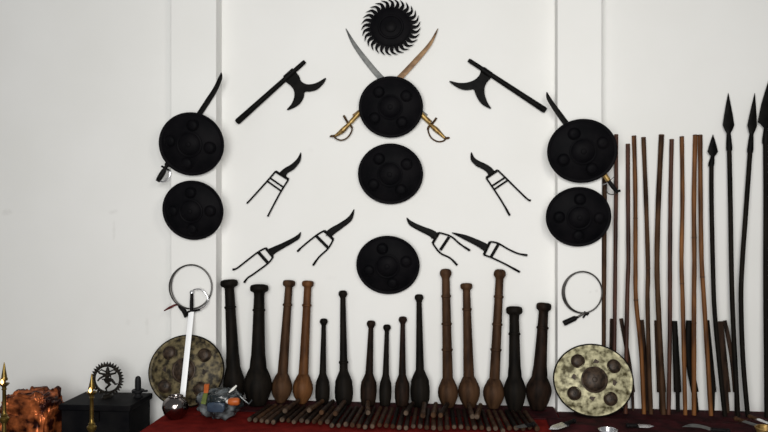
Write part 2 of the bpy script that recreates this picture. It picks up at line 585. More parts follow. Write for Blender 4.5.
MB().tube(wp([(336, 137), (333.5, 136), (329.8, 136.4)], .028), [1.7 * s] * 5 + [1.2 * s] * 4 + [.7 * s] * 2, 10).build('pommel', 'darkbrass', root)

# sword behind left upper shield
dd = PD + .016
root = thing('curved_sword', 'black bladed sword behind the upper left pilaster shield, silver knuckle bow', 'sword', W(190, 140, dd))
blade([(221.3, 72.5), (220.3, 78), (215.5, 89), (208.5, 100), (200, 113), (184, 138), (166.5, 166)], [.6, 3.6, 4.4, 4.8, 4.8, 4.8, 4.8], dd, .006, 'iron', root)
s = S(162)
MB().tube(wp([(167.5, 164.5), (165.4, 168)], dd), 1.9 * s, 10).build('collar', 'leather', root)
MB().tube(wp([(165.4, 168), (163.5, 171.5), (160.5, 176.5), (158.2, 180.2)], dd), interp([1.5 * s, 2.6 * s, 2.9 * s, 2.2 * s], 16), 12).build('grip', 'leather', root)
MB().tube(wp([(159.3, 178.7), (157.7, 181.2)], dd), 2.3 * s, 10).build('pommel', 'leather', root)
MB().tube(wp([(168.8, 170.5), (170.2, 173), (168.5, 178), (164, 181.6), (159.5, 181)], dd), .95 * s, 8).build('knuckle_bow', 'steel', root)
MB().tube(wp([(161.5, 166.2), (165.6, 168.3), (169.5, 170.8)], dd), 1.0 * s, 8).build('cross_guard', 'leather', root)

root = thing('curved_sword', 'black bladed sword behind the upper right pilaster shield, brass collar and dark grip', 'sword', W(583, 150, dd))
blade([(546.8, 92), (548.5, 98), (554.5, 107.5), (561, 116.5), (567, 124.5), (585, 148), (604, 175)], [.6, 3.6, 4.4, 4.8, 4.8, 4.8, 4.8], dd, .006, 'iron', root)
s = S(608)
MB().tube(wp([(604, 174), (608.5, 180.6)], dd), 2.5 * s, 12).build('collar', 'brass', root)
MB().tube(wp([(608, 180), (612, 185.5), (616.3, 191)], dd), interp([1.7 * s, 2.3 * s, 1.8 * s], 11), 12).build('grip', 'leather', root)
MB().tube(wp([(615.5, 192.3), (618.6, 191), (620.3, 190.8)], dd), 1.3 * s, 10).build('pommel', 'leather', root)
MB().tube(wp([(602.3, 184.6), (606, 183.6), (610, 180.5), (614, 177)], dd), .5 * s, 8).build('cross_guard', 'steel', root)
MB().tube(wp([(606, 190), (608, 193.2), (612, 194.6), (617, 193)], dd), .5 * s, 8).build('knuckle_bow', 'darksteel', root)

# ------------------------------------------------------------ two axes
def battle_axe(label, h0, h1, w0, w1, outline, collar):
    d = .022
    root = thing('battle_axe', label, 'axe', W(*h0, d), 'pair of forked axes')
    s = S(h0[0])
    a, bb = W(*h0, d), W(*h1, d)
    pts = [a + (bb - a) * t for t in (0, .02, .3, .6, .98, 1)]
    MB().tube(pts, [w0 * .8 * s, w0 * s, (w0 * .7 + w1 * .3) * s, (w0 * .4 + w1 * .6) * s, w1 * s, w1 * .8 * s], 14).build('handle', 'iron', root)
    ol = [W(p[0], p[1], d - .007) for p in smoothpath([(x, y, 0) for x, y in outline], 3)]
    MB().prism(ol, .014).build('forked_head', 'iron', root, bevel=.003)
    a, bb = W(*collar[0], d), W(*collar[1], d)
    MB().tube([a, bb], 3.4 * s, 14).build('collar', 'iron', root)


c = lambda L: [(140 + x / 3.6, 50 + y / 3.6) for x, y in L]
battle_axe('black axe with forked crescent head on left, handle sloping down to the left', (236.7, 122.4), (305, 61.3), 3.2, 2.2,
           c([(515, 105), (552, 78), (572, 92), (580, 112), (600, 124), (628, 122), (650, 112), (670, 101), (662, 120), (640, 142), (615, 150), (594, 152), (590, 170), (578, 192), (556, 208), (529, 217), (546, 196), (556, 172), (556, 150), (546, 132), (526, 116)]),
           ((c([(523, 103)])[0]), (c([(556, 74)])[0])))
c = lambda L: [(440 + x / 3.6, 50 + y / 3.6) for x, y in L]
battle_axe('black axe with forked crescent head on right, handle sloping down to the right', (545.8, 110.8), (468.5, 60), 3.2, 2.2,
           c([(150, 70), (141, 92), (124, 108), (98, 118), (66, 119), (33, 112), (50, 128), (76, 142), (100, 145), (121, 143), (128, 160), (142, 186), (160, 202), (184, 212), (172, 192), (162, 166), (160, 140), (168, 118), (185, 97), (170, 82)]),
           (c([(152, 70)])[0], c([(183, 92)])[0]))

# ------------------------------------------------------------ six punch daggers
def punch_dagger(label, bl, wd, plate, s1, s2, grips, gw):
    d = .02
    px = bl[0][0]
    s = S(px)
    root = thing('punch_dagger', label, 'dagger', W(bl[-1][0], bl[-1][1], d), 'punch daggers on the wall')
    blade(bl, wd, d, .008, 'iron', root)
    a, bb = W(*plate[0], d), W(*plate[1], d)
    MB().tube([a, bb], [1.35 * s] * 2, 8).build('cross_plate', 'iron', root)
    m = W((plate[0][0] + plate[1][0]) / 2, (plate[0][1] + plate[1][1]) / 2, d)
    q = W(*bl[-1], d)
    MB().tube([m, m + (q - m) * 1.25], [3.1 * s, 2.7 * s], 12, flat=.5, nrm=(0, 1, 0)).build('blade_socket', 'iron', root)
    for sd in (s1, s2):
        pth = wp(sd, d, 4)
        MB().tube(pth, [(.88 if i < len(pth) - 3 else 1.1) * s for i in range(len(pth))], 8).build('side_bar', 'iron', root)
    for g in grips:
        MB().tube([W(*g[0], d), W(*g[1], d)], gw * 1.2 * s, 10).build('grip', 'iron', root)


punch_dagger('black double gripped punch dagger with wavy blade, upper left of the middle shield',
             [(300.8, 152.4), (298.6, 160), (292.2, 167), (285.8, 170.8), (281.7, 175.9)], [.4, 3.6, 5, 5, 7.2],
             ((275.5, 171.4), (288.5, 179.4)),
             [(275.5, 171.4), (267.1, 181.1), (249.5, 200.6), (246.8, 202.8)], [(288.5, 179.4), (280.1, 192.8), (269.4, 213), (267.8, 216.5)],
             [((269.9, 177.9), (283, 187)), ((267.2, 181.1), (280.4, 190.5))], .75)
punch_dagger('black double gripped punch dagger with wavy blade, upper right of the middle shield',
             [(471.3, 152.1), (472.8, 158.9), (478, 163.6), (484.1, 166.5), (489.3, 170.2), (492.2, 174.6)], [.4, 3.8, 5, 5.2, 5.6, 6.6],
             ((497.7, 170.2), (486.2, 178)),
             [(497.7, 170.2), (506.7, 178.9), (517.1, 189.3), (527.5, 199.2), (530.7, 200.4)], [(486.2, 178), (492.8, 187.6), (502.3, 202.3), (509.8, 215.5)],
             [((504.6, 177.7), (491.4, 186.3)), ((507.6, 180.3), (494.2, 189.3))], .8)
punch_dagger('black punch dagger with curved blade just left of the lowest wall shield',
             [(354.1, 209.2), (350, 218.5), (340.7, 225.7), (333.3, 230.4), (328.5, 234.4)], [.4, 4.2, 5, 6, 6.8],
             ((324.1, 230.7), (333.3, 239.5)),
             [(324.1, 230.7), (316, 235.5), (303, 246), (297.3, 251.5)], [(333.3, 239.5), (328, 248.5), (319, 257), (313, 265.4)],
             [((316, 235.8), (328.2, 248))], 1.25)
punch_dagger('black punch dagger with long straightish blade, lowest on the left side',
             [(300.7, 232.1), (297.9, 237), (291.2, 241.2), (282.1, 246), (274.6, 249.8), (270.5, 252.3)], [.4, 3.6, 4, 4.6, 5.6, 7],
             ((265.6, 248), (272.9, 257)),
             [(265.6, 248), (257.3, 252.5), (241.5, 264.8), (236.3, 268.6), (232.6, 269.6)], [(272.9, 257), (267.9, 263.3), (253.6, 273.9), (247.6, 277.9), (244.1, 282.6)],
             [((258.2, 252.1), (268, 263.1))], 1.35)
punch_dagger('black punch dagger with curved blade just right of the lowest wall shield',
             [(406.6, 217.6), (411.1, 223.5), (422.2, 229.2), (431, 233), (434.8, 236)], [.4, 4, 5, 6, 7],
             ((438.9, 232.6), (432.6, 243.2)),
             [(438.9, 232.6), (450.8, 236.3), (460, 244), (470, 250.6)], [(432.6, 243.2), (440, 252.8), (450, 258), (457.2, 265.2)],
             [((449, 237), (440.3, 250))], 1.25)
punch_dagger('black punch dagger with long tapering straight blade, lowest on the right side',
             [(451.7, 232.6), (464.7, 237.2), (478.6, 243.5), (486.4, 248)], [.4, 4.2, 5.6, 6.8],
             ((490.1, 241.7), (483.8, 254.8)),
             [(490.1, 241.7), (497.7, 243.1), (508, 249), (518, 253.5), (527.4, 255.3)], [(483.8, 254.8), (492.5, 258), (506, 264.5), (519.8, 272.1)],
             [((498.5, 244), (491, 257))], 1.25)

# ------------------------------------------------------------ wooden clubs leaning on the wall
def club(label, bx, tx, ty, kw, nw, shw, bw, brow, wood, rings=(), style='bulb', base=.55, out=0.0, kn='flat', fl=None):
    """pixel widths: kw knob, nw neck below the knob, shw shaft at the shoulder, bw belly; brow = row of the belly"""
    if style == 'barrel':
        kw, nw = kw * 1.1, nw * .9
    db = 0.10 + bw * .0006 + out
    s = S(bx, .1)
    kr = kw / 2 * s
    B = G(bx, db, PZ + MT)
    Tp = W(tx, ty + .8, kr + .006)
    ax = (Tp - B)
    L = ax.length
    ax.normalize()
    by = rowof(bx, db, PZ + MT)
    H = lambda row: (by - row) / (by - ty) * L
    root = thing('wooden_club', label, 'club', B, 'wooden clubs leaning on the wall')
    B = B + Vector((0, 0, .006))
    hb = H(brow)
    R = lambda px: px / 2 * s
    if style == 'flare':            # the shaft swells gradually into the belly
        sh = H(brow - (fl or 26))
        head = [(R(bw * base * .9), 0), (R(bw * base), .004), (R(bw * .82), hb * .42), (R(bw * .96), hb * .75), (R(bw), hb), (R(bw * .95), hb + (sh - hb) * .16), (R(bw * .8), hb + (sh - hb) * .36),
                (R(bw * .35 + shw * .5), hb + (sh - hb) * .56), (R(bw * .12 + shw * .88), hb + (sh - hb) * .78), (R(shw), sh)]
    elif style == 'bulb':
        sh = H(brow - (fl or 15))
        head = [(R(bw * base * .85), 0), (R(bw * base), .005), (R(bw * .84), hb * .5), (R(bw * .97), hb * .8), (R(bw), hb * 1.05), (R(bw * .95), hb + (sh - hb) * .3), (R(bw * .83), hb + (sh - hb) * .55),
                (R(bw * .80), hb + (sh - hb) * .57), (R(bw * .66), hb + (sh - hb) * .8), (R(shw), sh)]
    else:                           # barrel
        sh = H(brow - (fl or 15))
        head = [(R(bw * base * .9), 0), (R(bw * base), .004), (R(bw * .96), hb * .45), (R(bw), hb * .9), (R(bw * .97), hb * 1.25), (R(bw * .93), hb * 1.3), (R(bw * .93), hb + (sh - hb) * .45), (R(bw * .72), hb + (sh - hb) * .7), (R(shw * 1.02), sh)]
    MB().lathe(head, B, ax, 30).build('club_head', wood, root, sharp=60)
    top = L - kr * 1.4
    shaft = [(R(shw), sh - .002)]
    for t in (.25, .5, .75, 1):
        shaft.append((R(shw + (nw - shw) * t ** .8), sh + (top - sh) * t))
    hd = MB().lathe(shaft, B, ax, 24).build('handle', wood, root)
    if kn == 'ball':
        prof = [(R(nw) * .98, L - kr * 1.7), (kr * .72, L - kr * 1.35), (kr * .97, L - kr * .95), (kr, L - kr * .65), (kr * .93, L - kr * .3), (kr * .75, L - kr * .05), (kr * .4, L + kr * .08), (.001, L + kr * .1)]
    else:
        q = min(kr, .045)
        prof = [(R(nw) * .98, L - kr * 1.5), (R(nw) * 1.0, L - q * 1.05), (R(nw) * 1.12, L - q * .95), (kr * .93, L - q * .78), (kr, L - q * .55), (kr, L - q * .25), (kr * .9, L), (kr * .6, L + q * .10), (.001, L + q * .14)]
    MB().lathe(prof, B, ax, 28).build('knob', wood, root, sharp=60)
    for rr in rings:
        h = H(rr)
        t = max(0, min(1, (h - sh) / (top - sh)))
        r0 = R(shw + (nw - shw) * t ** .8)
        r1 = r0 + R(1.9)
        MB().lathe([(r0 * .95, h - .009), (r1 * .95, h - .006), (r1, h), (r1 * .95, h + .006), (r0 * .95, h + .009)], B, ax, 26).build('ring', wood, hd)
    return root


club('black flared club, farthest left, beside the left pilaster', 235, 229, 280.5, 17.5, 9.6, 12.5, 22, 386, 'w_black', (308,), 'flare', fl=32)
club('broad black flared club, second from left, widest of all the clubs', 257.5, 259.3, 285.5, 18.5, 10.6, 14, 28, 386, 'w_black', (311,), 'flare', out=.065, fl=30)
club('brown ringed club with flat knob, next to the broad black club', 280.6, 289.2, 281, 12.5, 7.5, 10.5, 21, 389, 'w_mid', (305.5,), 'bulb', .42, out=-.01)
club('orange brown ringed club with flat knob, right of a brown one like it', 302, 308, 281.5, 12, 7.5, 10, 20.5, 390, 'w_orange', (306,), 'bulb', .42)
club('short slim black club between orange brown club and a taller black one', 322.3, 323.8, 319, 7.4, 5, 7, 14.8, 390, 'w_black', (), 'barrel', .8, kn='ball')
club('tall slim black club left of the lowest round shield, ringed low on its shaft', 344, 342.8, 291, 8.2, 6, 8.5, 18.5, 391, 'w_black', (363.5,), 'barrel', .75, kn='ball', fl=19)
club('short dark club below left edge of the lowest round shield', 368, 371.2, 321, 8.2, 5.6, 8, 16.5, 390, 'w_dark', (), 'barrel', .8, kn='ball')
club('thinnest short black club directly below the lowest round shield', 385, 387, 325, 7.2, 4.8, 6.6, 12.5, 391, 'w_black', (), 'barrel', .8, kn='ball')
club('short dark club, slightly taller, below right edge of the lowest shield', 402, 402.8, 317, 7.8, 5.2, 7.4, 15, 391, 'w_dark', (), 'barrel', .8, kn='ball')
club('tall slim dark club standing left of the orange brown triple ringed club', 420.3, 419, 294.8, 8.2, 6, 8.4, 19.5, 391, 'w_black', (), 'barrel', .7, kn='ball', fl=20)
club('tall brown club with round knob and three rings, leftmost of such pair', 448.3, 445.6, 269.5, 12, 8, 10.5, 20.5, 394, 'w_mid', (297, 325, 351), 'bulb', .55, kn='ball')
club('brown club with flat knob and one ring, between two triple ringed clubs', 469.6, 466.3, 284, 12.2, 7.5, 11, 22, 392.5, 'w_mid', (310,), 'bulb', .5)
club('tallest brown club with round knob and three rings, tilted to the right', 493, 500, 270, 12.3, 8, 10.5, 21.5, 394.5, 'w_mid', (297.5, 325.5, 351), 'bulb', .5, kn='ball')
club('black flared club with thick neck, second from the right pilaster', 515, 514.2, 307.5, 16.5, 9.8, 12, 22, 391, 'w_black', (335,), 'flare', out=.05, fl=23)
club('dark brown flared club next to the right pilaster, tilted right', 537.5, 544, 303.8, 15, 9.6, 13.5, 25.5, 390.5, 'w_dark', (328.5,), 'flare', fl=22)

# ------------------------------------------------------------ tarnished round shields standing at the pilasters
def standing_shield(label, px, rx, toprow, botd, mats, ang, bosses=(.315, .168, .64), z0=PZ):
    s = S(px, .2)
    R = rx * s
    B = G(px, botd, z0 + .0055)
    B.x = W(px, 216, (botd + PD) / 2 + .03).x
    dt = PD + .012
    z = W(px, toprow, dt).z
    hgt = z - z0
    dep = botd - dt
    H2 = math.hypot(hgt, dep)
    zs = (H2 - .011) / (2 * R)
    tilt = -math.atan2(dep, hgt)
    up = Vector((0, -math.sin(tilt), math.cos(tilt)))
    C = B + up * (H2 / 2 - .004)
    round_shield('standing_shield', label, 'shield', 'brass faced shields standing by the pilasters', C, R, tilt, zs, mats[0], mats[1], mats[2],
                 R * bosses[0], R * bosses[1], R * bosses[2], ang, dome=.04, loc=B)


standing_shield('dull brass round shield at left pilaster, half hidden by a bright sword', 184.8, 38.6, 334.8, 0.22, ('tarnish2', 'bossbrown', 'w_black'), math.radians(42), (.30, .17, .66))
standing_shield('bright blotchy brass round shield with brown bosses at right pilaster', 593.9, 38.9, 304 + 40, 0.232, ('tarnish', 'bossbrown', 'w_black'), math.radians(37), z0=PZ + MT)

# ------------------------------------------------------------ coiled flexible swords
def coil(C, rx, rz, d, root, wl):
    for j, (dr, m) in enumerate(((0, 'darksteel'), (.0045, 'darksteel'))):
        pts = []
        rr = []
        for k in range(72):
            a = 2 * math.pi * k / 72
            pts.append(Vector(C) + Vector(((rx - dr) * math.cos(a), -.004 * j + .002 * math.sin(a), (rz - dr) * math.sin(a))))
            rr.append(.0022 + wl * max(0, math.cos(a - math.pi * 1.05)) ** 2)
        MB().tube(pts, rr, 8, closed=True, nrm=(0, 1, 0)).build('steel_strip', m, root)


d = PD + .02
s = S(191, d)
root = thing('flexible_sword', 'coiled steel strip sword on the left pilaster, red tassel at its grip', 'sword', W(191, 309, d), 'coiled strip swords')
coil(W(191, 286.8, d), 21.8 * s, 22.3 * s, d, root, .006)
MB().tube(wp([(179, 305.5), (184, 311), (186.5, 317)], d - .003), [1.6 * s, 1.8 * s, 2.2 * s, 2.4 * s] + [2.4 * s] * 7, 10).build('grip', 'leather', root)
MB().tube(wp([(181, 306.5), (176, 304.8), (170, 307.5), (164, 310.8)], d), interp([.6 * s, .8 * s, 1.3 * s, .5 * s], 16), 8).build('tassel', 'tassel', root)
d = PD + .02
s = S(583, d)
root = thing('flexible_sword', 'coiled steel strip sword hanging on right pilaster, dark cylindrical grip below', 'sword', W(583, 313, d), 'coiled strip swords')
coil(W(582.6, 292.3, d), 19.4 * s, 21 * s, d, root, .005)
MB().tube(wp([(583.5, 313.5), (577, 317.5), (574.5, 318.8)], d), 1.1 * s, 8).build('tang', 'darksteel', root)
MB().tube(wp([(578.5, 316.8), (576, 317.8), (574.8, 318.3), (565, 322.8), (563.5, 323.5)], d, 3), interp([1.0 * s, 1.5 * s, 2.6 * s, 2.8 * s, 2.4 * s], 13), 12).build('grip', 'leather', root)
MB().tube(wp([(589, 313), (586, 314), (583, 317.8)], d - .003), 1.0 * s, 8).build('tie', 'leather', root)
MB().tube(wp([(584, 312), (588, 314.8)], d - .003), 1.2 * s, 8).build('knot', 'leather', root)

# ------------------------------------------------------------ bright straight sword before the left brass shield
B = G(180.6, .365)
Hd = W(191.4, 311, .15)
Pm = W(191.8, 290.5, .137)
s = S(188, .2)
root = thing('straight_sword', 'bright white steel straight sword leaning before the dull brass shield', 'sword', B)
n = 12
path = [B + Vector((0, 0, .001)) + (Hd - B) * (i / (n - 1)) for i in range(n)]
MB().ribbon(path, [s * 5.6] * n, .010, (0, -1, -.3)).build('blade', 'whiteblade', root)
MB().tube([Hd + (Pm - Hd) * t for t in (0, .3, .7, .9)], [1.6 * s, 2.0 * s, 1.7 * s, 1.6 * s], 10).build('grip', 'leather', root)
MB().tube([Hd + (Pm - Hd) * t for t in (.86, .92, 1)], [2.2 * s, 2.4 * s, 1.4 * s], 10).build('pommel', 'steel', root)
gp = [(184, 315), (188, 312), (191.4, 311), (196, 310.5), (200, 309.5)]
MB().tube([W(x, y, .152) for x, y in gp], 1.1 * s, 8).build('cross_guard', 'leather', root)
MB().tube([W(x, y, .148) for x, y in [(p.x, p.y) for p in smoothpath([(199, 309.5, 0), (205, 306, 0), (208, 299.5, 0), (205, 293, 0), (199.5, 289, 0), (193, 290, 0)], 5)]], .7 * s, 8).build('knuckle_bow', 'steel', root)

# ------------------------------------------------------------ long staffs, spears, short slats
def staff(label, pts, wpx, wood, group='long staffs leaning on the wall', db=.125, dt=.02, nodes=()):
    """pts top to bottom; the last is only a column"""
    bx = pts[-1][0]
    by = rowof(bx, db, PZ)
    ty = pts[0][1]
    P = smoothpath([(a, min(b_, by), 0) for a, b_ in pts[:-1]] + [(bx, by, 0)], 5)
    dd = lambda y: db + (dt - db) * (by - y) / (by - ty)
    s = S(bx)
    world = [W(p.x, p.y, dd(p.y)) for p in P]
    world[-1].z = PZ + MT
    root = thing('wooden_staff', label, 'staff', world[-1], group)
    n = len(world)
    rad = [wpx / 2 * s * (1 + .04 * math.sin(i * 1.7)) for i in range(n)]
    sh = MB().tube(world, rad, 12).build('shaft', wood, root)
    e = (world[0] - world[1]).normalized()
    MB().tube([world[0] - e * .004, world[0] + e * .003], rad[0] * 1.06, 12).build('end_cap', 'w_node', sh)
    for k in nodes:
        i = int(k * (n - 1))
        e = (world[i + 1] - world[i]).normalized()
        MB().tube([world[i] - e * .004, world[i], world[i] + e * .004], [rad[i] * 1.02, rad[i] * 1.16, rad[i] * 1.02], 12).build('joint', 'w_node', sh)
    return root


staff('reddish staff rising between the right pilaster shields, first of the long staffs', [(604.8, 165), (604.5, 220), (603.8, 300), (603, 415)], 4.6, 'w_mid', dt=.05, db=.105)
staff('dark reddish staff whose top shows beside the upper right pilaster shield', [(616.2, 135), (616, 200), (615.3, 260), (614.5, 340), (613, 415)], 4.0, 'w_red')
staff('lowest topped dark staff, third of the long staffs from the pilaster', [(627.9, 144.5), (628, 200), (628.4, 260), (627.2, 300), (625.5, 415)], 4.2, 'w_red')
staff('cane staff, fourth from the pilaster, close left of a similar one', [(634, 136.3), (635.3, 190), (635.5, 260), (636, 300), (641, 350), (644, 415)], 4.3, 'w_cane', nodes=(.3, .6))
staff('reddish cane staff leaning slightly right, fifth from the pilaster', [(643.5, 137.8), (646, 200), (648, 268), (647.5, 300), (649, 360), (651, 415)], 4.4, 'w_mid', nodes=(.4,))
staff('thick brown staff leaning left, sixth from the pilaster', [(661.5, 135.2), (658.5, 200), (657, 260), (658, 300), (661, 360), (663.5, 415)], 5.2, 'w_mid')
staff('reddish staff, seventh from the pilaster, nearly upright', [(671.7, 139.8), (670.5, 200), (670, 260), (670, 300), (669.5, 360), (668.5, 415)], 4.2, 'w_red')
staff('slim brown cane staff, eighth from the pilaster', [(681.8, 137), (682.5, 200), (681.5, 260), (682.7, 300), (684, 360), (685.3, 415)], 4.2, 'w_cane', nodes=(.55,))
staff('tan cane staff, left one of the two touching at the top', [(695.3, 135.4), (694, 200), (694.4, 260), (694, 300), (694, 360), (694, 415)], 4.5, 'w_cane', nodes=(.35, .7))
staff('tan cane staff, right one of two touching tops, bending right lower down', [(700.2, 135.4), (700.6, 200), (701.6, 260), (704, 300), (707, 350), (711, 415)], 4.4, 'w_cane', nodes=(.5,))


def spear(label, tip, base, wmax, sock, pts, wpx, db=.135, dt=.03, wr=.8):
    bx = pts[-1][0]
    by = rowof(bx, db, PZ)
    ty = tip[1]
    dd = lambda y: db + (dt - db) * (by - y) / (by - ty)
    s = S(bx)
    P = smoothpath([(sock[0], sock[1], 0)] + [(a, b_, 0) for a, b_ in pts[:-1]] + [(bx, by, 0)], 5)
    world = [W(p.x, p.y, dd(p.y)) for p in P]
    world[-1].z = PZ + MT
    root = thing('spear', label, 'spear', world[-1], 'spears leaning on the wall')
    MB().tube(world, wpx / 2 * s, 12).build('shaft', 'w_black', root)
    tp, bs, sk = W(*tip, dd(tip[1])), W(*base, dd(base[1])), W(*sock, dd(sock[1]))
    path = [tp + (bs - tp) * t for t in (0, .25, .55, wr, .93, 1)]
    hd = MB().ribbon(path, [.4 * s, wmax * .38 * s, wmax * .75 * s, wmax * s, wmax * .66 * s, wpx * .9 * s], .016).build('spearhead', 'iron', root)
    MB().tube([bs, bs + (sk - bs) * .5, sk, sk + (sk - bs).normalized() * .02], [wpx * .42 * s, wpx * .55 * s, wpx * .66 * s, wpx * .62 * s], 12).build('socket', 'iron', hd)


spear('small black leaf headed spear, shortest of the spears', (713, 134.5), (712.7, 156), 10.5, (711.5, 163), [(711.5, 200), (712.8, 262), (714.5, 310), (719, 360), (725, 415)], 4.4)
spear('tall black spear with long narrow head, second spear from the left', (728.3, 93), (728.6, 133), 11.5, (729.2, 147), [(730.3, 200), (731.3, 262), (732.6, 310), (735, 360), (738, 415)], 4.6)
spear('tall black spear leaning left at the foot, third from the left', (754.8, 93), (751.5, 134), 9.5, (750.3, 149), [(746, 210), (742.3, 262), (741, 300), (743, 360), (748, 415)], 4.6)
spear('largest black spear at the right edge of the picture', (769.5, 78), (766, 128), 17, (765.6, 140), [(766, 200), (765.8, 262), (766, 310), (766.5, 360), (767, 415)], 5.0, wr=.9)


def slat(label, top, mid, bot, wt, wb, wood='w_slat', db=.05, dt=.022):
    """short board: wide from its top to row 392, then a narrower foot"""
    bx = bot
    by = rowof(bx, db, PZ)
    ty = top[1]
    dd = lambda y: db + (dt - db) * (by - y) / (by - ty)
    s = S(bx)
    root = thing('short_staff', label, 'short staff', G(bx, db, PZ + MT), 'short dark staffs among the long ones')
    x392 = mid[0]
    P = smoothpath([(top[0], top[1], 0), ((top[0] + x392) / 2 + mid[1], (ty + 392) / 2, 0), (x392, 392, 0)], 6)
    world = [W(p.x, p.y, dd(p.y)) for p in P]
    wt, wb = wt * 1.15, wb * 1.15
    MB().tube(world, [wt / 2 * s + (wb - wt) / 2 * s * i / (len(world) - 1) for i in range(len(world))], 4 * 3, flat=.55, nrm=(0, 1, 0)).build('board', wood, root)
    e = G(bx, db, PZ + MT)
    MB().tube([world[-1] + (world[-1] - e) * .3, e], wb * .27 * s, 10).build('foot', wood, root)


slat('dark short staff behind top right of the bright brass shield', (613.2, 318.8), (612.5, 0), 612, 5.6, 6.5)
slat('thin dark curved short staff just right of the bright brass shield', (621, 318.5), (632.5, 1), 633, 3.2, 4.6)
slat('dark brown short staff tilting right beside the fourth staff', (640.3, 320), (646.5, 0), 647, 6, 6.5)
slat('brown short staff close behind the thick leaning staff', (657.3, 320.3), (661.5, 0), 661.5, 5.4, 8)
slat('black short staff right of the upright reddish staff', (674.6, 321), (677.6, 0), 678, 4.6, 6.6, 'w_black')
slat('black short staff behind left tan cane staff, bowed left', (689.5, 320.5), (695, -3.5), 697, 6, 6.5, 'w_black')
slat('black short staff close right of the bending tan cane staff', (706.5, 320.3), (713.5, 0), 713, 5, 5, 'w_black')
slat('broad dark short staff leaning against the small spear', (718.5, 321.5), (725.5, 0), 727, 8, 9)
slat('thin dark curved short staff against the second spear', (724.7, 320.5), (735.8, 1.5), 736, 3.4, 5.0, db=.085, dt=.055)

# ------------------------------------------------------------ short sticks lying on the red cloth
ORD = ['first', 'second', 'third', 'fourth', 'fifth', 'sixth', 'seventh', 'eighth', 'ninth', 'tenth', 'eleventh', 'twelfth', 'thirteenth', 'fourteenth', 'fifteenth', 'sixteenth',
       'seventeenth', 'eighteenth', 'nineteenth', 'twentieth', 'twenty-first', 'twenty-second', 'twenty-third']


def ordw(k, n):
    if k < (n + 1) // 2:
        return ('leftmost' if k == 0 else ORD[k] + ' from the left')
    k2 = n - 1 - k
    return ('rightmost' if k2 == 0 else ORD[k2] + ' from the right')


def short_stick(label, a, bb, r, wood, group):
    root = thing('short_stick', label, 'stick', a, group)
    n = 7
    pts = [a + (bb - a) * (i / (n - 1)) for i in range(n)]
    MB().tube(pts, [r * (.86 + .14 * i / (n - 1)) for i in range(n)], 12).build('shaft', wood, root)
    e = (bb - a).normalized()
    MB().tube([bb - e * .004, bb + e * .006], [r * 1.02, r * .8], 12).build('cut_end', 'w_tip' if random.random() < .6 else 'w_mid', root)


x0, x1 = T(243, 428).x, T(538, 430).x
SZ = PZ + MT
NST = 44
woods = ['w_dark', 'w_stick', 'w_dark', 'w_black', 'w_stick', 'w_mid']
for k in range(NST):
    x = x0 + (x1 - x0) * (k + .5) / NST
    r = .0135 + random.uniform(-.001, .0008)
    yf = -(.505 + random.uniform(-.02, .035)) - (.04 if 12 < k < 40 else 0)
    yb = -.185 - random.uniform(0, .012)
    sk = (k / NST - .5) * .05 + .0
    a = Vector((x - sk, yb, SZ + r * .87))
    bb = Vector((x + sk * .3, yf, SZ + r * 1.02))
    short_stick('%s of the bottom row of short wooden sticks on the red cloth' % ordw(k, NST), a, bb, r, woods[(k * 5 + k // 3) % 6], 'short sticks laid in a row')
for k, px in enumerate((292, 318, 329, 341, 366, 413, 425, 437, 449, 471, 483)):
    x = T(px, 420).x
    r = .0145
    z = SZ + .0315 + r
    a = Vector((x - .01, -.20, z + .001))
    bb = Vector((x + random.uniform(-.05, .02), -.40 - random.uniform(0, .06), z + .001))
    short_stick('%s of the short sticks lying on top of the row of sticks' % ordw(k, 11), a, bb, r, ('w_stick', 'w_mid', 'w_dark')[k % 3], 'short sticks on top of the row')

# ------------------------------------------------------------ dark folded cloth with daggers on the right
xa, xb = T(548, 424).x, 2.35


def fz(x, y):
    e = min(1, max(0, (x - xa) / .12)) * min(1, max(0, (2.35 - x) / .1)) * min(1, max(0, (-y - .255) / .05)) * min(1, max(0, (.93 + y) / .05))
    v = mnoise.noise(Vector((x * 5, y * 9, 3))) * .012 + abs(mnoise.noise(Vector((x * 11 + y * 7, y * 12, 1)))) * .014
    return PZ + .008 + e * (.012 + v)


o = grid_cloth(xa, xb, -.93, -.255, 110, 44, fz, .006).build('folded_cloth', 'maroon', loc=(xa, -.5, PZ), sharp=180)
tag(o, 'crumpled dark maroon cloth under the daggers on the right', 'cloth')


def dagger(label, a, bb, wd, bladem, gripfrac=.35, gripm='leather', name='dagger', lift=.042, curve=0):
    """lies on the cloth from the grip end a to the tip bb (photo points)"""
    A, Bp = T(a[0], a[1], PZ + lift), T(bb[0], bb[1], PZ + lift)
    root = thing(name, label, 'dagger', A, 'daggers laid on the maroon cloth')
    side = (Bp - A).cross(Vector((0, 0, 1))).normalized()
    n = 12
    P = [A + (Bp - A) * (gripfrac + (1 - gripfrac) * i / (n - 1)) + side * curve * math.sin(math.pi * i / (n - 1)) for i in range(n)]
    wds = [wd * (1 - max(0, (i / (n - 1) - .55) / .45) ** 1.6) for i in range(n)]
    MB().ribbon(P, wds, .006, (0, -.35, 1)).build('blade', bladem, root)
    g = A + (Bp - A) * gripfrac
    MB().tube([A, A + (g - A) * .2, A + (g - A) * .6, g], [.008, .011, .0095, .011], 10).build('grip', gripm, root)
    MB().tube([g - side * .026, g, g + side * .026], [.005, .007, .005], 8).build('guard', gripm, root)
    MB().ball(A, .013, 12, 8).build('pommel', gripm, root)


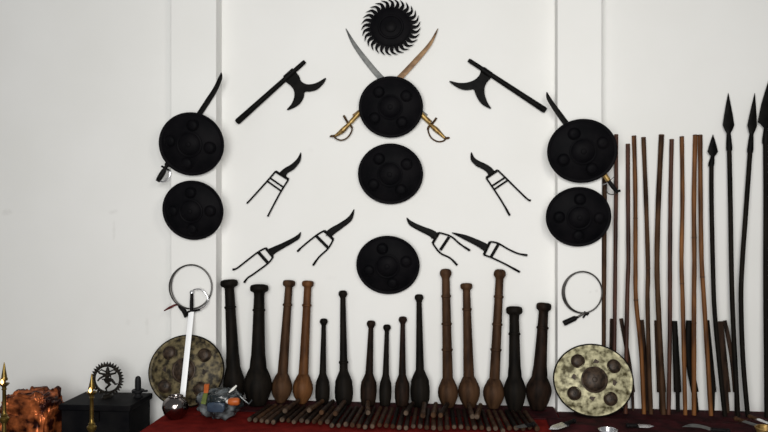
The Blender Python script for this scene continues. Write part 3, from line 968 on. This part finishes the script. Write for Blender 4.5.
dagger('small dagger with shiny blade nearest the club sticks, pointing left down', (574, 421), (549, 429.5), .045, 'steel')
dagger('dark dagger lying before the bright brass shield, below its left side', (533, 424.5), (515, 427.5), .028, 'darksteel', lift=.046)
dagger('steel dagger lying level under the staffs, right of the brass shield', (628, 425.6), (654, 426.2), .03, 'steel', lift=.044)
dagger('curved grey blade dagger at front of the maroon cloth below the cane staffs', (728, 431), (682, 427), .032, 'greysteel', lift=.044, curve=.05)
dagger('steel blade lying at far right corner, handle toward the spears', (736, 418.6), (772, 430.5), .03, 'greysteel', .2, 'w_mid', lift=.046)
dagger('second bright steel blade at far right corner, behind the first', (750, 416.6), (782, 427.5), .03, 'steel', .2, 'w_mid', lift=.046)
# small steel bowl and brass bowl at the lower edge


def bowl(name, label, c, R, h, m, group=None):
    root = thing(name, label, 'bowl', c)
    MB().lathe([(R * .45, 0), (R * .5, .004), (R * .85, h * .45), (R, h), (R * .96, h), (R * .8, h * .5), (R * .4, .012), (.001, .010)], c, (0, 0, 1), 32).build('bowl_body', m, root)
    pr = [c + Vector((R * .98 * math.cos(a), R * .98 * math.sin(a), h)) for a in [2 * math.pi * k / 32 for k in range(32)]]
    MB().tube(pr, .004, 8, closed=True, nrm=(0, 0, 1)).build('rim', m, root)


bowl('steel_bowl', 'small shiny steel bowl at the front below the bright brass shield', T(608, 436, PZ + .026), .045, .03, 'steel')
bowl('brass_bowl', 'small brass bowl at the lower right corner by the steel blades', T(766, 437, PZ + .03), .05, .045, 'brass')

# ------------------------------------------------------------ steel pot, plastic bag
c = T(175.6, 418.5)
root = thing('steel_pot', 'small round polished dark steel pot at the foot of the bright sword', 'pot', c)
r = 13.2 * S(176, .45)
MB().lathe([(r * .45, 0), (r * .55, .003), (r * .85, r * .4), (r, r * .85), (r * .93, r * 1.25), (r * .7, r * 1.55), (r * .5, r * 1.66), (r * .48, r * 1.7), (r * .42, r * 1.7), (r * .4, r * 1.6), (.001, r * 1.5)], c, (0, 0, 1), 40).build('pot_body', 'pot', root, sharp=60)
pr = [c + Vector((r * .5 * math.cos(a), r * .5 * math.sin(a), r * 1.7)) for a in [2 * math.pi * k / 28 for k in range(28)]]
MB().tube(pr, .005, 8, closed=True, nrm=(0, 0, 1)).build('lip', 'pot', root)


def lump(c, rx, ry, h, amp, fr, seg=64, rings=36, box=2.6, seed=0):
    """rounded crumpled bundle standing on c"""
    vs, fs = [], []
    for i in range(rings + 1):
        a = math.pi * min(max(i / rings, .015), .985) - math.pi / 2
        for k in range(seg):
            bb = 2 * math.pi * k / seg
            ca, sa = math.cos(a), math.sin(a)
            cx, sx_ = math.cos(bb), math.sin(bb)
            f = lambda t: math.copysign(abs(t) ** (2 / box), t)
            p = Vector((rx * f(ca) * f(cx), ry * f(ca) * f(sx_), h / 2 * f(sa)))
            q = p * fr + Vector((seed, seed * 2, 0))
            n1 = abs(mnoise.noise(q)) + .6 * abs(mnoise.noise(q * 2.3)) + .3 * mnoise.noise(q * 5)
            dirn = p.normalized()
            p = p + dirn * (n1 - .45) * amp
            p.z = max(p.z, -h / 2)
            vs.append(Vector(c) + p + Vector((0, 0, h / 2)))
    for i in range(rings):
        for k in range(seg):
            k2 = (k + 1) % seg
            fs.append((i * seg + k, i * seg + k2, (i + 1) * seg + k2, (i + 1) * seg + k))
    fs.append(tuple(range(seg - 1, -1, -1)))
    fs.append(tuple(rings * seg + k for k in range(seg)))
    return MB().add(vs, fs)


c = G(219.5, .40)
s = S(220, .4)
root = thing('plastic_bag', 'crumpled grey plastic bag with small packets, before the leftmost clubs', 'bag', c)
lump(c, 23 * s, .10, .165, .030, 12, box=2.2).build('bag_film', 'plastic', root, sharp=180)
bt = thing('small_bottle', 'small orange bottle with white cap lying in the grey plastic bag', 'bottle', W(233, 401.5, .51))
MB().tube([W(226, 401.3, .512), W(228.5, 401.5, .512)], [.006, .014], 12).build('bottle_cap', 'white', bt)
MB().tube([W(228.3, 401.5, .512), W(231, 401.6, .511), W(238, 401.5, .51), W(239.5, 401.5, .51)], [.014, .021, .021, .014], 14).build('bottle_body', 'orange', bt)
o = lump(G(216, .515, PZ + .06), .05, .012, .055, .008, 30, 32, 18, 4, 5).build('blue_packet', 'blue', loc=G(216, .515, PZ + .06), sharp=180)
tag(o, 'dull blue packet at the front of the grey plastic bag', 'packet')
q = [W(204.5, 392.5, .47), W(209, 392.5, .47), W(210, 383.5, .44), W(205, 383.5, .44)]
o = MB().prism(q, .02).build('orange_packet', 'orange', loc=q[0], bevel=.004)
tag(o, 'upright orange packet at left end of the grey plastic bag', 'packet')
q = [W(201.5, 403, .505), W(206.5, 404, .505), W(208.5, 392.5, .475), W(204, 392.5, .475)]
o = MB().prism(q, .018).build('green_packet', 'green', loc=q[0], bevel=.004)
tag(o, 'green packet leaning below an orange one at the grey plastic bag', 'packet')
MB().ribbon([W(x, y, dd_) for x, y, dd_ in ((229, 392.5, .5), (233, 389, .48), (236.5, 385.5, .46))], [.006, .014, .008], .004).build('bag_highlight', 'white', root)  # white strip modelled as the highlight on the bag film
MB().tube([W(240, 396, .49), W(244, 400, .49), W(249, 404, .49), W(252, 400, .49)], .004, 8).build('bag_handle', 'plastic', root)

# ------------------------------------------------------------ black chest, statues
zt = .51
p0 = T(58, 404.5, zt)
yb = T(85, 391.3, zt).y
xr = T(134, 404, zt).x
x0c, y0c = p0.x, p0.y
root = thing('black_chest', 'low black chest beside the copper cloth bundle, carrying a dancing figure statue', 'chest', ((x0c + xr) / 2, (y0c + yb) / 2, 0))
cb = MB().box((x0c + .012, y0c + .012, 0), (xr - .012, yb - .012, zt - .035)).build('chest_body', 'chest', root, smooth=False, bevel=.005)
MB().box((x0c, y0c, zt - .033), (xr, yb, zt)).build('lid', 'chest', root, smooth=False, bevel=.006)
xm = (x0c + xr) / 2
MB().box((xm - .03, y0c - .006, zt - .09), (xm + .03, y0c + .0125, zt - .036)).build('latch', 'iron', cb, smooth=False, bevel=.003)

# dancing figure in a ring of flames
ys = (y0c + yb) / 2 + .03
d = -ys
s = S(107, d)
base = G(107.5, d, zt)
cz = W(107.3, 379, d)
root = thing('dancing_statue', 'small dark bronze dancing figure inside a flame ring, on the black chest', 'statue', base)
MB().lathe([(.05, 0), (.052, .008), (.045, .014), (.04, .016), (.044, .024), (.03, .027)], base, (0, 0, 1), 28, 1, .5).build('pedestal', 'bronze', root)
RR = 13.4 * s
pr = [cz + Vector((RR * math.cos(a), 0, RR * math.sin(a))) for a in [2 * math.pi * k / 60 for k in range(60)]]
fr_ = MB().tube(pr, .0075, 8, closed=True, nrm=(0, 1, 0), flat=.7).build('flame_ring', 'bronze', root)
for k in range(29):
    a = -math.pi / 2 + 2 * math.pi * (k - 14) / 32
    a = math.pi / 2 + (k - 14) * 2 * math.pi / 33
    e = Vector((math.cos(a), 0, math.sin(a)))
    MB().tube([cz + e * RR, cz + e * (RR + 2 * s), cz + e * (RR + 4.1 * s)], [.0085, .0075, .001], 8, flat=.6, nrm=(0, 1, 0)).build('flame', 'bronze', fr_)


def fp(x, y, f=0):
    return W(107.3 + (x - 107.3) * 1.12, 391 + (y - 391) * 1.04, d + f)


mb = MB()
mb.ball(fp(107.6, 372.5), 2.3 * s, 12, 8)                                             # head
mb.tube([fp(107.6, 370.8), fp(107.7, 368.8), fp(107.7, 367.6)], [1.9 * s, 1.3 * s, .6 * s], 10)   # crown
mb.tube([fp(107.6, 373.5), fp(107.4, 375.5), fp(107, 378.5), fp(106.3, 381.5)], [1.0 * s, 2.6 * s, 1.9 * s, 2.5 * s], 12)
mb.tube([fp(106.5, 381.5), fp(109.5, 384.8, .012), fp(106, 388.6), fp(107, 391.2), fp(104.8, 391.4, .01)], [2.0 * s, 1.6 * s, 1.2 * s, 1.0 * s, .7 * s], 10)   # standing leg
mb.tube([fp(106.3, 381.5), fp(111.5, 380.5, .02), fp(114.5, 384.5, .025), fp(116.5, 384, .03)], [2.0 * s, 1.6 * s, 1.1 * s, .7 * s], 10)                       # raised leg
mb.tube([fp(105.3, 375), fp(100.5, 374), fp(97.6, 370.5)], [1.2 * s, 1.0 * s, .8 * s], 10)
mb.tube([fp(109.6, 375), fp(114.2, 374), fp(117.2, 370.5)], [1.2 * s, 1.0 * s, .8 * s], 10)
mb.tube([fp(105.3, 376), fp(100.5, 379, .01), fp(98.6, 381.5, .015)], [1.2 * s, 1.0 * s, .8 * s], 10)
mb.tube([fp(109.6, 376), fp(111, 379, .02), fp(102.5, 379.8, .03)], [1.2 * s, 1.0 * s, .7 * s], 10)
mb.tube([fp(105.8, 372.5), fp(102, 370.5), fp(99.3, 372.6)], [.7 * s, .8 * s, .4 * s], 8)
mb.tube([fp(109.4, 372.5), fp(113.2, 370.5), fp(115.7, 372.6)], [.7 * s, .8 * s, .4 * s], 8)
o = mb.build('dancer', 'bronze', root)
md = o.modifiers.new('remesh', 'REMESH')
md.mode = 'VOXEL'
md.voxel_size = .0022
md.use_smooth_shade = True

# small stone pillar on a spouted base
d2 = -(yb - .10)
base = G(138, d2, zt)
s = S(138, d2)
root = thing('stone_pillar_statue', 'small black rounded stone pillar on a spouted base, right end of chest', 'statue', base)
MB().lathe([(4.6 * s, 0), (4.8 * s, .006), (3.6 * s, .012), (3.2 * s, 3.2 * s), (4.2 * s, 4.4 * s), (6.0 * s, 5.0 * s), (6.1 * s, 7 * s), (5.4 * s, 7.4 * s)], base, (0, 0, 1), 32).build('spouted_base', 'stone', root)
MB().lathe([(3.0 * s, 7 * s), (3.0 * s, 15 * s), (2.9 * s, 17.6 * s), (2.4 * s, 19.4 * s), (1.4 * s, 20.5 * s), (.0005, 21 * s)], base, (0, 0, 1), 28).build('pillar', 'stone', root)
MB().box((base.x + 4 * s, -d2 - 1.4 * s, zt + 5.1 * s), (base.x + 9.8 * s, -d2 + 1.4 * s, zt + 7 * s)).build('spout', 'stone', root, smooth=False, bevel=.003)

# ------------------------------------------------------------ copper cloth bundle
dl = .42
pc = W(32.5, 387.5, dl)
c = Vector((pc.x, -dl, 0))
s = S(34, dl)
o = lump(c, 25.5 * s, .11, pc.z - .022, .042, 14, 130, 90, 7, 3).build('cloth_bundle', 'copper', loc=c, sharp=180)
tag(o, 'shiny copper orange cloth bundle at the far left, behind an oil lamp', 'cloth bundle')

# ------------------------------------------------------------ brass oil lamps on the floor
def oil_lamp(label, px, flame_row, top_row, d, k=1.0, side=1):
    zf = W(px, flame_row, d).z
    zt_ = W(px, top_row, d).z
    s = S(px, d)
    c = G(px, d, 0)
    root = thing('oil_lamp', label, 'oil lamp', c, 'standing brass oil lamps')
    zb = zf - 4.2 * s
    MB().lathe([(.10, 0), (.105, .012), (.09, .022), (.05, .035), (.03, .06), (.02, .09)], c, (0, 0, 1), 36).build('base', 'lampbrass', root)
    prof = []
    nst = 10
    for i in range(nst + 1):
        z = .085 + (zb - .085) * i / nst
        prof.append((1.9 * s, z))
    kn = zf - 36 * s
    prof = [(2.1 * s, .085), (2.1 * s, kn - 5 * s), (3.2 * s, kn - 4.6 * s), (4.8 * s, kn - 1.5 * s), (4.8 * s, kn), (3.0 * s, kn + 2 * s), (3.5 * s, kn + 3 * s), (2.2 * s, kn + 4.5 * s), (1.9 * s, kn + 8 * s),
            (1.8 * s, zb - 4 * s), (2.6 * s, zb - 3 * s), (1.9 * s, zb - 2 * s), (2.2 * s, zb)]
    MB().lathe(prof, c, (0, 0, 1), 24).build('stem', 'lampbrass', root)
    ob = MB().lathe([(2.0 * s, zb - .5 * s), (3.6 * s, zb + .8 * s), (4.9 * s, zb + 2.2 * s), (5.0 * s, zb + 2.8 * s), (4.4 * s, zb + 2.8 * s), (3.0 * s, zb + 1.4 * s), (.001, zb + 1.2 * s)], c, (0, 0, 1), 28).build('oil_bowl', 'lampbrass', root)
    MB().lathe([(1.5 * s, zb + 1.2 * s), (1.5 * s, zf + 1 * s), (3.1 * s, zf + 1.6 * s), (3.5 * s, zf + 3.0 * s), (2.6 * s, zf + 5 * s), (2.6 * s, zf + 6 * s), (1.6 * s, zf + (zt_ - zf) * .6), (.9 * s, zf + (zt_ - zf) * .85), (.001, zt_)], c, (0, 0, 1), 24).build('finial', 'lampbrass', root)
    fc = c + Vector((.6 * s * side, -4.3 * s, zf - 1.2 * s))
    MB().lathe([(.3 * s, 0), (1.3 * s, 1.0 * s), (1.5 * s, 2.0 * s), (.9 * s, 3.4 * s), (.001, 5 * s)], fc, (0, 0, 1), 16).build('flame', 'flame', ob)
    MB().tube([c + Vector((0, -1.5 * s, zb + 1.8 * s)), c + Vector((.4 * s * side, -3.6 * s, zb + 2.6 * s)), fc + Vector((0, 0, .2 * s))], .5 * s, 8).build('wick', 'white', ob)


oil_lamp('tall brass oil lamp with lit flame in front of the black chest', 91.8, 390.5, 373.5, .82, side=1)
oil_lamp('tall brass oil lamp with lit flame at the far left edge, before copper bundle', 4.2, 382, 362, .82, side=1)
